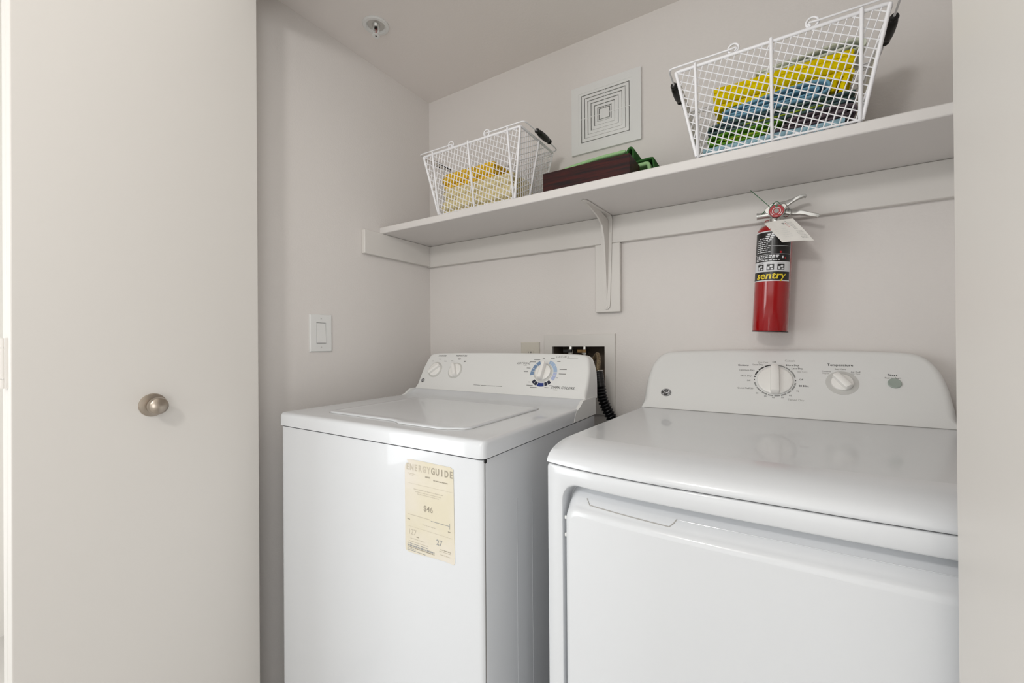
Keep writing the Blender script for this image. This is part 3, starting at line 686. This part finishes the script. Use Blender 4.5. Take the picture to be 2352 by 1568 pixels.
# head block
m = MB()
fr = (V((0, 0, 0)), X, Z, Y)
hb = [(-.0195, 1.447), (-.0205, 1.4555), (-.006, 1.4690), (.006, 1.4700), (.018, 1.4560), (.024, 1.4560), (.026, 1.4400), (-.010, 1.4400)]
m.prism(hb, fr, 1.333, 1.357); m.build('lever_housing', M_CHROME, fe, bevel=.0015)
def bar_profile(pts, w_, t_):
    rings = []
    for i, (x, z, ww, tt) in enumerate(pts):
        a = V((pts[max(0, i-1)][0], 0, pts[max(0, i-1)][1])); b = V((pts[min(len(pts)-1, i+1)][0], 0, pts[min(len(pts)-1, i+1)][1]))
        d = (b-a).normalized(); nn = V((-d.z, 0, d.x)); c = V((x, 1.345, z))
        rings.append([c-Y*w_*ww+nn*t_*tt*.6, c-Y*w_*ww*.7+nn*t_*tt, c+Y*w_*ww*.7+nn*t_*tt, c+Y*w_*ww+nn*t_*tt*.6, c+Y*w_*ww-nn*t_*tt, c-Y*w_*ww-nn*t_*tt])
    return rings
lv = [(.006, 1.4590, .6, 1.6), (.018, 1.4640, .8, 1.8), (.030, 1.4660, .9, 1.5), (.042, 1.4715, 1, 1.0), (.054, 1.4765, 1, .8), (.064, 1.4792, 1, .7), (.070, 1.4795, .9, .7), (.0735, 1.4770, .8, .6)]
MB().loft(bar_profile(lv, .0085, .0045), 0, True, True).build('squeeze_lever', M_ALU, fe, angle=50)
hn = [(.020, 1.4470, .8, 1.5), (.030, 1.4460, .9, 1.5), (.040, 1.4410, 1, 1.2), (.050, 1.4380, 1, 1.0), (.060, 1.4370, 1, 1.0), (.070, 1.4335, 1, .9), (.080, 1.4285, 1, .9), (.090, 1.4250, 1, .9), (.0965, 1.4225, .95, .9), (.0985, 1.4200, .9, .7)]
MB().loft(bar_profile(hn, .0085, .0050), 0, True, True).build('carry_handle', M_ALU, fe, angle=50)
MB().tube([(.0335, 1.333, 1.447), (.0335, 1.357, 1.447)], .002, 10).build('rivet', M_INK, fe)
MB().lathe([(.004, 0), (.008, .001), (.009, .006), (.006, .010)], (.022, 1.333, 1.4545), -Y, 16).build('pin_boss', M_CHROME, fe)
MB().tube([(.0295+.011*math.cos(a), 1.330+.004*math.sin(a*2), 1.4405+.013*math.sin(a)) for a in [2*PI*i/24 for i in range(24)]], .0011, 8, closed=True).build('pull_ring', M_CHROME, fe)
MB().tube(spline([(.020, 1.331, 1.453), (.012, 1.329, 1.4685), (.003, 1.329, 1.4700), (-.006, 1.331, 1.4600), (-.011, 1.332, 1.4640), (-.030, 1.333, 1.4870), (-.042, 1.334, 1.5010), (-.0535, 1.335, 1.5145)], 6), .0009, 6).build('plastic_seal', M_GRN, fe)
MB().tube(spline([(-.020, 1.336, 1.452), (-.028, 1.338, 1.444), (-.032, 1.34, 1.4425)], 5), .0011, 6).build('seal_tail', M_GRN, fe)
m = MB(); m.box(-.012, .016, 1.4, 1.4012, 1.39, 1.4376, 0); m.box(-.012, .016, 1.4012, 1.4195, 1.30, 1.436, 0); m.box(-.009, .012, 1.357, 1.402, 1.420, 1.425, 0); m.box(-.013, .016, 1.386, 1.402, 1.385, 1.40, 0)
m.build('wall_hanger', M_INK, fe, bevel=.001)
# tag
tg = thing('inspection_tag', 'white paper inspection tag hanging askew from the extinguisher neck', 'tag', (-.0209, 1.312, 1.4163))
ca = [V((-.0222, 1.318, 1.4150)), V((.0422, 1.300, 1.4135)), V((.0850, 1.286, 1.3480)), V((.0185, 1.292, 1.3535))]
def tagf(u, v, off=0):
    a = ca[0].lerp(ca[1], u); b = ca[3].lerp(ca[2], u); p = a.lerp(b, v); return p+V((0, -off-.004*math.sin(PI*v), .0015*math.sin(PI*u)))
m = MB(); N = 10
vs = [tagf(i/N, j/N) for j in range(N+1) for i in range(N+1)]; vs2 = [tagf(i/N, j/N, .0005) for j in range(N+1) for i in range(N+1)]
fs = [(j*(N+1)+i, j*(N+1)+i+1, (j+1)*(N+1)+i+1, (j+1)*(N+1)+i) for j in range(N) for i in range(N)]
m.add(vs, fs); m.add(vs2, fs)
per = [i for i in range(N+1)]+[(j+1)*(N+1)-1 for j in range(1, N+1)]+[N*(N+1)+i for i in range(N-1, -1, -1)]+[j*(N+1) for j in range(N-1, 0, -1)]
m.f += [[a, per[(k+1) % len(per)], per[(k+1) % len(per)]+len(vs), a+len(vs)] for k, a in enumerate(per)]; m.m += [0]*len(per)
tp = m.build('paper', M_PAPER, tg, angle=50)
m = MB(); tf = lambda x, y: tagf(x, y, .0009)
rnd = random.Random(9)
for u0, u1, v, mi in [(.50, .60, .16, 1), (.55, .70, .10, 1)]+[(.66+.01*k, .84, .14+.045*k, 0) for k in range(8)]+[(.60, .66, .18+.05*k, 2) for k in range(4)]+[(.72, .92, .56+.06*k, 0) for k in range(6)]+[(.12, .5, .40+.09*k, 3) for k in range(5)]:
    x = u0
    while x < u1:
        wd = rnd.uniform(.02, .06); m.bars(tf, x, min(u1, x+wd), v, v+.016, mi, 1); x += wd+.012
for k in range(8):
    a = 2*PI*k/8; m.add([tf(.545+.035*math.cos(a), .20+.05*math.sin(a)), tf(.545+.016*math.cos(a+.4), .20+.024*math.sin(a+.4)), tf(.545+.016*math.cos(a-.4), .20+.024*math.sin(a-.4))], [(0, 1, 2)], 1)
m.build('tag_print', [M_INKL, M_INKD, M_LRED, M_KRING], tp, smooth=False, fixn=False)
MB().tube(spline([tuple(tagf(.02, .03)), (-.018, 1.322, 1.4215), (-.010, 1.327, 1.4225)], 5), .0009, 6).build('tie', M_LRED, tg)

# ------------------------------------------------------------------ wire baskets
def make_basket(label, cx, yt0, group):
    # centred at cx, front top rim at y=yt0; base on the shelf
    z0, z1 = SZ1+.0028, 1.764
    tw, bw = .2025, .1600; ty0, ty1, by0, by1 = yt0, yt0+.222, yt0+.032, yt0+.195
    root = thing('wire_basket', label, 'basket', (cx, yt0+.11, SZ1), group)
    rw = .0026
    c = lambda sx, sy, top: V((cx+sx*(tw if top else bw), (ty0 if sy < 0 else ty1) if top else (by0 if sy < 0 else by1), z1 if top else z0))
    def loop(top, r, z_off=0):
        pts = []
        cor = [c(-1, -1, top), c(1, -1, top), c(1, 1, top), c(-1, 1, top)]
        for i in range(4):
            p = cor[i]; a = cor[i-1]; b = cor[(i+1) % 4]; d1 = (a-p).normalized()*.010; d2 = (b-p).normalized()*.010
            for t in (0, .33, .66, 1): pts.append((p+d1)*(1-t)**2+p*2*t*(1-t)+(p+d2)*t*t+V((0, 0, z_off)))
        return pts
    MB().tube(loop(True, rw), .0040, 8, closed=True).build('top_rim', M_WIRE, root, angle=60)
    MB().tube(loop(False, rw), .0024, 8, closed=True).build('base_rim', M_WIRE, root, angle=60)
    for sx in (-1, 1):
        for sy in (-1, 1): MB().tube([c(sx, sy, True)+V((-sx*.002, 0, 0)), c(sx, sy, False)], .0040, 8).build('corner_post', M_WIRE, root, angle=60)
    # upright stays wrap from front rim under the base to the back rim
    for u in (-.975, 0, .975):
        x = cx+u*bw
        m = MB(); o_ = .0034
        m.tube([(x, ty0-o_, z1+.006), (x, ty0-o_, z1-.004), (x, by0-o_, z0+.001), (x, by0+.004, z0-.0004), (x, by1-.004, z0-.0004), (x, by1+o_, z0+.001), (x, ty1+o_, z1+.004)], .0036, 8); m.build('stay', M_WIRE, root, angle=60)
    yv = (by0+by1)/2
    m = MB(); m.tube([(cx-tw-.003, yv, z1+.003), (cx-bw-.003, yv, z0+.001), (cx-bw+.004, yv, z0-.0004), (cx+bw-.004, yv, z0-.0004), (cx+bw+.003, yv, z0+.001), (cx+tw+.003, yv, z1+.003)], .0034, 8); m.build('stay', M_WIRE, root, angle=60)
    # wire mesh on five faces
    def face(A, B, C_, D_, ang1, ang2, p1, p2, flip=1):
        # A,B bottom left/right ; D_,C_ top left/right. 2D coords: along AB and up the panel
        ex = (B-A).normalized(); nrm = (B-A).cross(D_-A).normalized(); ey = nrm.cross(ex)
        if ey.dot(D_-A) < 0: ey = -ey
        to2 = lambda q_: V(((q_-A).dot(ex), (q_-A).dot(ey)))
        poly = [to2(q_) for q_ in (A, B, C_, D_)]
        m = MB(); mid = sum(poly, V((0, 0)))/4
        for ang, p_ in ((ang1, p1), (ang2, p2)):
            d = V((math.cos(ang)*flip, math.sin(ang))); nn = V((-d[1], d[0]))
            prj = [q_.dot(nn) for q_ in poly]; k0 = math.ceil(min(prj)/p_); k1 = math.floor(max(prj)/p_)
            for k in range(k0, k1+1):
                s_ = (k+.37)*p_; hits = []
                for i in range(4):
                    a, b = poly[i], poly[(i+1) % 4]; da, db = a.dot(nn)-s_, b.dot(nn)-s_
                    if da*db < 0: hits.append(a+(b-a)*(da/(da-db)))
                if len(hits) == 2 and (hits[0]-hits[1]).length > .004:
                    w3 = [A+ex*h[0]+ey*h[1] for h in hits]; m.tube(w3, .00135, 4, caps=False)
        return m
    a1, a2, p1, p2 = math.radians(72), math.radians(-28), .01297, .0158
    F = face(c(-1, -1, False), c(1, -1, False), c(1, -1, True), c(-1, -1, True), a1, a2, p1, p2); F.build('mesh_panel', M_WIRE, root, angle=80)
    F = face(c(-1, 1, False), c(1, 1, False), c(1, 1, True), c(-1, 1, True), a1, a2, p1, p2, -1); F.build('mesh_panel', M_WIRE, root, angle=80)
    for sx in (-1, 1):
        F = face(c(sx, -1, False), c(sx, 1, False), c(sx, 1, True), c(sx, -1, True), a1, a2, p1, p2, -sx); F.build('mesh_panel', M_WIRE, root, angle=80)
    F = face(c(-1, -1, False), c(1, -1, False), c(1, 1, False), c(-1, 1, False), a1, a2, p1, p2); F.build('mesh_panel', M_WIRE, root, angle=80)
    # rings standing on the rims, and the two folded-out bail handles
    rr = .0108
    for sy, yy_ in ((-1, ty0), (1, ty1)):
        for sx in (-1, 1):
            xc = cx+sx*.0745; pts = [(xc+rr*math.sin(a), yy_, z1+rr+.0015-rr*math.cos(a)) for a in [math.radians(10+340*i/22) for i in range(23)]]
            MB().tube(pts, .0025, 8).build('rim_ring', M_WIRE, root, angle=60)
    for sx in (-1, 1):
        xa = cx+sx*.066; xe = cx+sx*(tw+.015); e = .010; zb = z1+.0105
        pts = [(xa+sx*.006, ty0-.002, zb-.006), (xa+sx*.001, ty0-.003, zb-.001), (xa+sx*.004, ty0-.004, zb+.001), (xa+sx*.02, ty0-.004, zb), (xe-sx*e, ty0-.004, z1+.0105), (xe-sx*.003, ty0-.001, z1+.0105), (xe, ty0+e, z1+.0108),
               (xe+sx*.002, (ty0+ty1)/2, z1+.0115), (xe, ty1-e, z1+.0095), (xe-sx*.003, ty1+.001, z1+.009), (xe-sx*e, ty1+.004, z1+.0085), (xa+sx*.02, ty1+.004, zb), (xa+sx*.004, ty1+.004, zb+.001), (xa+sx*.001, ty1+.003, zb-.001), (xa+sx*.006, ty1+.002, zb-.006)]
        h = MB().tube(pts, .0022, 8).build('bail_handle', M_WIRE, root, angle=60)
        g = MB(); yc = (ty0+ty1)/2+.006; xg = xe+sx*.002; L2 = .049
        prf = [(-1, .004), (-.97, .0068), (-.88, .0085), (-.78, .0064), (-.74, .0040), (-.70, .0062), (-.62, .0088), (-.4, .0100), (0, .0104), (.4, .0100), (.62, .0088), (.70, .0062), (.74, .0040), (.78, .0064), (.88, .0085), (.97, .0068), (1, .004)]
        g.lathe([(r_, u*L2) for u, r_ in prf], (xg, yc, z1+.0113), Y, 16); g.build('grip', M_BLACK, h, angle=50, label='black grip')
    return root
make_basket('white wire basket of orange and cream towels at the left end of the shelf', -.8580, 1.112, 'white wire baskets on the shelf')
make_basket('white wire basket of yellow, blue and green cloths at the right end of the shelf', -.0015, 1.100, 'white wire baskets on the shelf')

# ------------------------------------------------------------------ folded cloths
def catmull(pts, n=6):
    P_ = [pts[0]]+list(pts)+[pts[-1]]; out = []
    for i in range(1, len(P_)-2):
        for k in range(n):
            t = k/n; r = []
            for c_ in (0, 1):
                a, b, c2, d = P_[i-1][c_], P_[i][c_], P_[i+1][c_], P_[i+2][c_]
                r.append(.5*((2*b)+(c2-a)*t+(2*a-5*b+4*c2-d)*t*t+(3*b-a-3*c2+d)*t**3))
            out.append(tuple(r))
    out.append(tuple(pts[-1])); return out
def ribbon(m, pts, th, axis, lo, hi, mi=0, nz=.0012, seg=8, seed=0, taper=0, edge=None):
    """a folded layer of cloth: centre line in the plane across `axis`, drawn out from lo to hi"""
    cl = catmull(pts, 6); N = len(cl); side1 = []; side2 = []
    for i, p in enumerate(cl):
        a, b = cl[max(0, i-1)], cl[min(N-1, i+1)]; dx, dz = b[0]-a[0], b[1]-a[1]; l_ = math.hypot(dx, dz) or 1
        h = th/2*(1 if 1 <= i <= N-2 else .5)
        side1.append((p[0]-dz/l_*h, p[1]+dx/l_*h)); side2.append((p[0]+dz/l_*h, p[1]-dx/l_*h))
    loop = side1+side2[::-1]; rings = []
    cxm = sum(p[0] for p in cl)/N; czm = sum(p[1] for p in cl)/N
    for k in range(seg+1):
        t = k/seg; q_ = lo+(hi-lo)*t; r = []
        for (u, v_) in loop:
            n_ = noise.noise(V((u*28+seed*7.1, v_*60, q_*22)))*nz; n2 = noise.noise(V((u*14+seed*3.3, v_*20+9, q_*11)))*nz*.8
            uu, vv = u+n2*.5, v_+n_
            r.append((uu, q_, vv) if axis == 'y' else (q_, uu, vv))
        rings.append(r)
    # soft rounded ends
    def shrink(r, f, dq):
        n = len(r); res = []
        for i in range(n):
            o_ = r[n-1-i]; p = r[i]; mid_ = [(p[j]+o_[j])/2 for j in range(3)]
            w_ = [mid_[j]+(p[j]-mid_[j])*f for j in range(3)]
            w_[1 if axis == 'y' else 0] += dq; res.append(tuple(w_))
        return res
    rings = [shrink(rings[0], .45, -th*.32), shrink(rings[0], .85, -th*.16)]+rings+[shrink(rings[-1], .85, th*.16), shrink(rings[-1], .45, th*.32)]
    m.loft(rings, mi)
    n = len(rings[0]); h_ = n//2
    for r in (rings[0], rings[-1]): m.add(r, [(i, i+1, n-2-i, n-1-i) for i in range(h_-1)], mi)
def serp(a0, a1, z0, nl, th, start=0):
    """serpentine of nl layers between a0 and a1 starting at height z0"""
    pts = []; dirn = start
    for k in range(nl):
        z = z0+k*th; A, B = (a0, a1) if (k+dirn) % 2 == 0 else (a1, a0)
        s_ = 1 if B > A else -1
        pts += [(A+s_*th*.55, z+th*.02), (A+s_*th*1.4, z), ((A+B)/2, z), (B-s_*th*1.4, z), (B-s_*th*.55, z)]
        if k < nl-1: pts.append((B-s_*.0, z+th*.5))
    return pts
b0 = SZ1+.0058
def cloth_obj(name, label, cat, mats, group, build):
    m = MB(); build(m); o = m.build(name, mats, None, angle=70); tag(o, label, cat, group); return o
G1, G2 = 'folded towels in the left basket', 'folded cloths in the right basket'
cloth_obj('folded_towel', 'cream folded towel at the bottom of the left basket', 'towel', [M_CREAM], G1,
          lambda m: ribbon(m, serp(1.158, 1.292, b0+.006, 4, .0118), .0112, 'x', -1.012, -.716, seed=1, seg=14, nz=.002))
cloth_obj('folded_towel', 'cream folded towel directly under the orange one in the left basket', 'towel', [M_CREAM], G1,
          lambda m: ribbon(m, serp(1.163, 1.296, b0+.0545, 4, .0118), .0112, 'x', -1.006, -.722, seed=2, seg=14, nz=.0022))
cloth_obj('folded_towel', 'marigold orange folded towel on top in the left basket', 'towel', [M_ORANGE], G1,
          lambda m: (ribbon(m, serp(1.165, 1.285, b0+.1035, 4, .0135), .0116, 'x', -1.012, -.800, seed=3, seg=18, nz=.0018),
                     ribbon(m, serp(1.20, 1.27, b0+.160, 1, .012), .011, 'x', -.965, -.82, seed=4, seg=14, nz=.002)))
# right basket, bottom to top
cloth_obj('folded_cloth', 'pale blue rolled cloth at the bottom of the right basket', 'cloth', [M_PALEB], G2,
          lambda m: (ribbon(m, serp(1.150, 1.278, b0+.005, 2, .0105), .0100, 'x', -.147, .13, seed=5, seg=14, nz=.0018)))
cloth_obj('folded_cloth', 'leaf green folded cloth with an open loop low in the right basket', 'cloth', [M_LEAF, M_LIME], G2,
          lambda m: (ribbon(m, [(.02, b0+.0445), (-.03, b0+.0455), (-.08, b0+.046), (-.128, b0+.0435), (-.137, b0+.034), (-.125, b0+.0255), (-.09, b0+.0225), (-.05, b0+.0235), (-.015, b0+.0255)], .0045, 'y', 1.152, 1.285, 0, seed=6),
                     ribbon(m, [(-.125, b0+.0335), (-.09, b0+.0355), (-.03, b0+.0345), (.01, b0+.0345)], .0045, 'y', 1.158, 1.28, 0, seed=7),
                     ribbon(m, [(-.10, b0+.0286), (-.05, b0+.0295), (-.01, b0+.0300)], .0022, 'y', 1.150, 1.28, 1, seed=8)))
cloth_obj('folded_cloth', 'charcoal and pink patterned folded cloth low right in the right basket', 'cloth', [M_CHAR], G2,
          lambda m: (ribbon(m, [(-.005, b0+.0245), (.06, b0+.023), (.12, b0+.024), (.146, b0+.028), (.151, b0+.036), (.142, b0+.0445), (.11, b0+.047), (.06, b0+.0445), (.028, b0+.0425)], .0062, 'y', 1.153, 1.285, seed=9),
                     ribbon(m, [(.02, b0+.0335), (.07, b0+.0340), (.12, b0+.0355), (.137, b0+.0350)], .0080, 'y', 1.156, 1.285, seed=10)))
cloth_obj('folded_cloth', 'sage green and slate folded cloth in the middle of the right basket', 'cloth', [M_OLIVE, M_LIME], G2,
          lambda m: (ribbon(m, [(.15, b0+.0555), (.08, b0+.0530), (0, b0+.0520), (-.08, b0+.0525), (-.128, b0+.0555), (-.137, b0+.0630), (-.125, b0+.0705), (-.06, b0+.0730), (.02, b0+.0730), (.10, b0+.0735), (.152, b0+.0720)], .0058, 'y', 1.155, 1.29, seed=11),
                     ribbon(m, [(.14, b0+.0630), (.05, b0+.0630), (-.05, b0+.0625), (-.12, b0+.0630)], .0062, 'y', 1.157, 1.29, seed=12),
                     ribbon(m, [(.10, b0+.0585), (.0, b0+.0572), (-.06, b0+.0575)], .0018, 'y', 1.1535, 1.28, 1, seed=13)))
cloth_obj('folded_cloth', 'dusty blue folded towel with nested loops in the right basket', 'cloth', [M_BLUE], G2,
          lambda m: (ribbon(m, [(-.105, b0+.0835), (-.04, b0+.0815), (.04, b0+.0810), (.09, b0+.0830), (.106, b0+.0925), (.102, b0+.1055), (.085, b0+.1125), (.05, b0+.1140), (0, b0+.1100), (-.05, b0+.1040), (-.105, b0+.0970)], .0058, 'y', 1.150, 1.285, seed=14),
                     ribbon(m, [(-.09, b0+.0900), (-.02, b0+.0885), (.06, b0+.0890), (.084, b0+.0930), (.085, b0+.0995), (.066, b0+.1035), (.02, b0+.1015), (-.06, b0+.0960)], .0050, 'y', 1.153, 1.283, seed=15)))
cloth_obj('folded_cloth', 'bright yellow folded cloth in thick layers in the right basket', 'cloth', [M_YELLOW], G2,
          lambda m: (ribbon(m, serp(1.163, 1.290, b0+.1235, 4, .0142), .0122, 'x', -.122, .148, seed=16, seg=24, nz=.0016),
                     ribbon(m, [(.112, b0+.0865), (.114, b0+.098), (.118, b0+.110), (.126, b0+.116)], .011, 'y', 1.166, 1.28, seed=17),
                     ribbon(m, [(.128, b0+.0800), (.131, b0+.095), (.136, b0+.108), (.140, b0+.116)], .011, 'y', 1.163, 1.285, seed=18)))
cloth_obj('folded_cloth', 'white and green floral folded cloth on top in the right basket', 'cloth', [M_PRINTC], G2,
          lambda m: (ribbon(m, [(-.03, b0+.1780), (.03, b0+.1765), (.10, b0+.1770), (.155, b0+.1765), (.172, b0+.1830), (.168, b0+.1940), (.14, b0+.2010), (.08, b0+.1985), (.02, b0+.1930), (-.035, b0+.1890)], .0055, 'y', 1.185, 1.28, seed=19),
                     ribbon(m, [(-.02, b0+.1835), (.05, b0+.1845), (.12, b0+.1860), (.152, b0+.1885)], .0055, 'y', 1.187, 1.28, seed=20)))
# ------------------------------------------------------------------ wooden box and green tray cloth
wb = thing('wooden_box', 'low dark mahogany wooden box near the shelf edge', 'box', (-.466, 1.2, SZ1))
m = MB(); x0, x1, ya, yb = -.600, -.333, 1.150, 1.252; za, zb_ = SZ1+.0003, 1.6172
m.box(x0, x1, ya, ya+.012, za, zb_); m.build('front_board', M_WOOD, wb, bevel=.0008)
for xa, xb in ((x0, x0+.012), (x1-.012, x1)): MB().box(xa, xb, ya+.0122, yb-.0122, za, zb_).build('end_board', M_WOOD, wb, bevel=.0008)
MB().box(x0, x1, yb-.012, yb, za, zb_).build('back_board', M_WOOD, wb, bevel=.0008)
MB().box(x0+.0122, x1-.0122, ya+.0122, yb-.0122, za, za+.006).build('bottom_board', M_WOOD, wb)
gt = MB()
zz0 = SZ1+.001
ribbon(gt, [(-.285, zz0+.006), (-.40, zz0+.006), (-.56, zz0+.008)], .009, 'y', 1.262, 1.385, 0, seed=30)
ribbon(gt, [(-.56, zz0+.058), (-.45, zz0+.070), (-.36, zz0+.0765), (-.304, zz0+.0800), (-.2975, zz0+.0735), (-.2950, zz0+.055), (-.2935, zz0+.03), (-.2930, zz0+.013)], .0060, 'y', 1.262, 1.385, 1, seed=31, nz=.0006)
ribbon(gt, [(-.309, zz0+.012), (-.3085, zz0+.040), (-.312, zz0+.0660), (-.33, zz0+.0685), (-.37, zz0+.065)], .011, 'y', 1.266, 1.38, 0, seed=32, nz=.0004)
ribbon(gt, [(-.605, zz0+.104), (-.53, zz0+.114), (-.45, zz0+.1185), (-.378, zz0+.1185)], .0100, 'y', 1.264, 1.385, 0, seed=33)
ribbon(gt, [(-.56, zz0+.058), (-.605, zz0+.068), (-.612, zz0+.085), (-.605, zz0+.104)], .0090, 'y', 1.268, 1.385, 0, seed=35)
ribbon(gt, [(-.374, zz0+.078), (-.373, zz0+.100), (-.371, zz0+.117), (-.363, zz0+.1245), (-.355, zz0+.117), (-.355, zz0+.095), (-.356, zz0+.08)], .0065, 'y', 1.262, 1.385, 1, seed=34, nz=.0005)
for xa, xb, ya in ((-.113, -.094, 1.152), (-.014, .004, 1.155)):
    mk = MB().box(xa, xb, ya, ya+.010, SZ0-.0005, SZ0+.0001).build('tape_remnant', M_TRIM, sh)
gt_ = gt.build('folded_towel', [M_MINT, M_MINTD], None, angle=70); tag(gt_, 'light green folded towel with dark green edges behind the wooden box', 'towel')
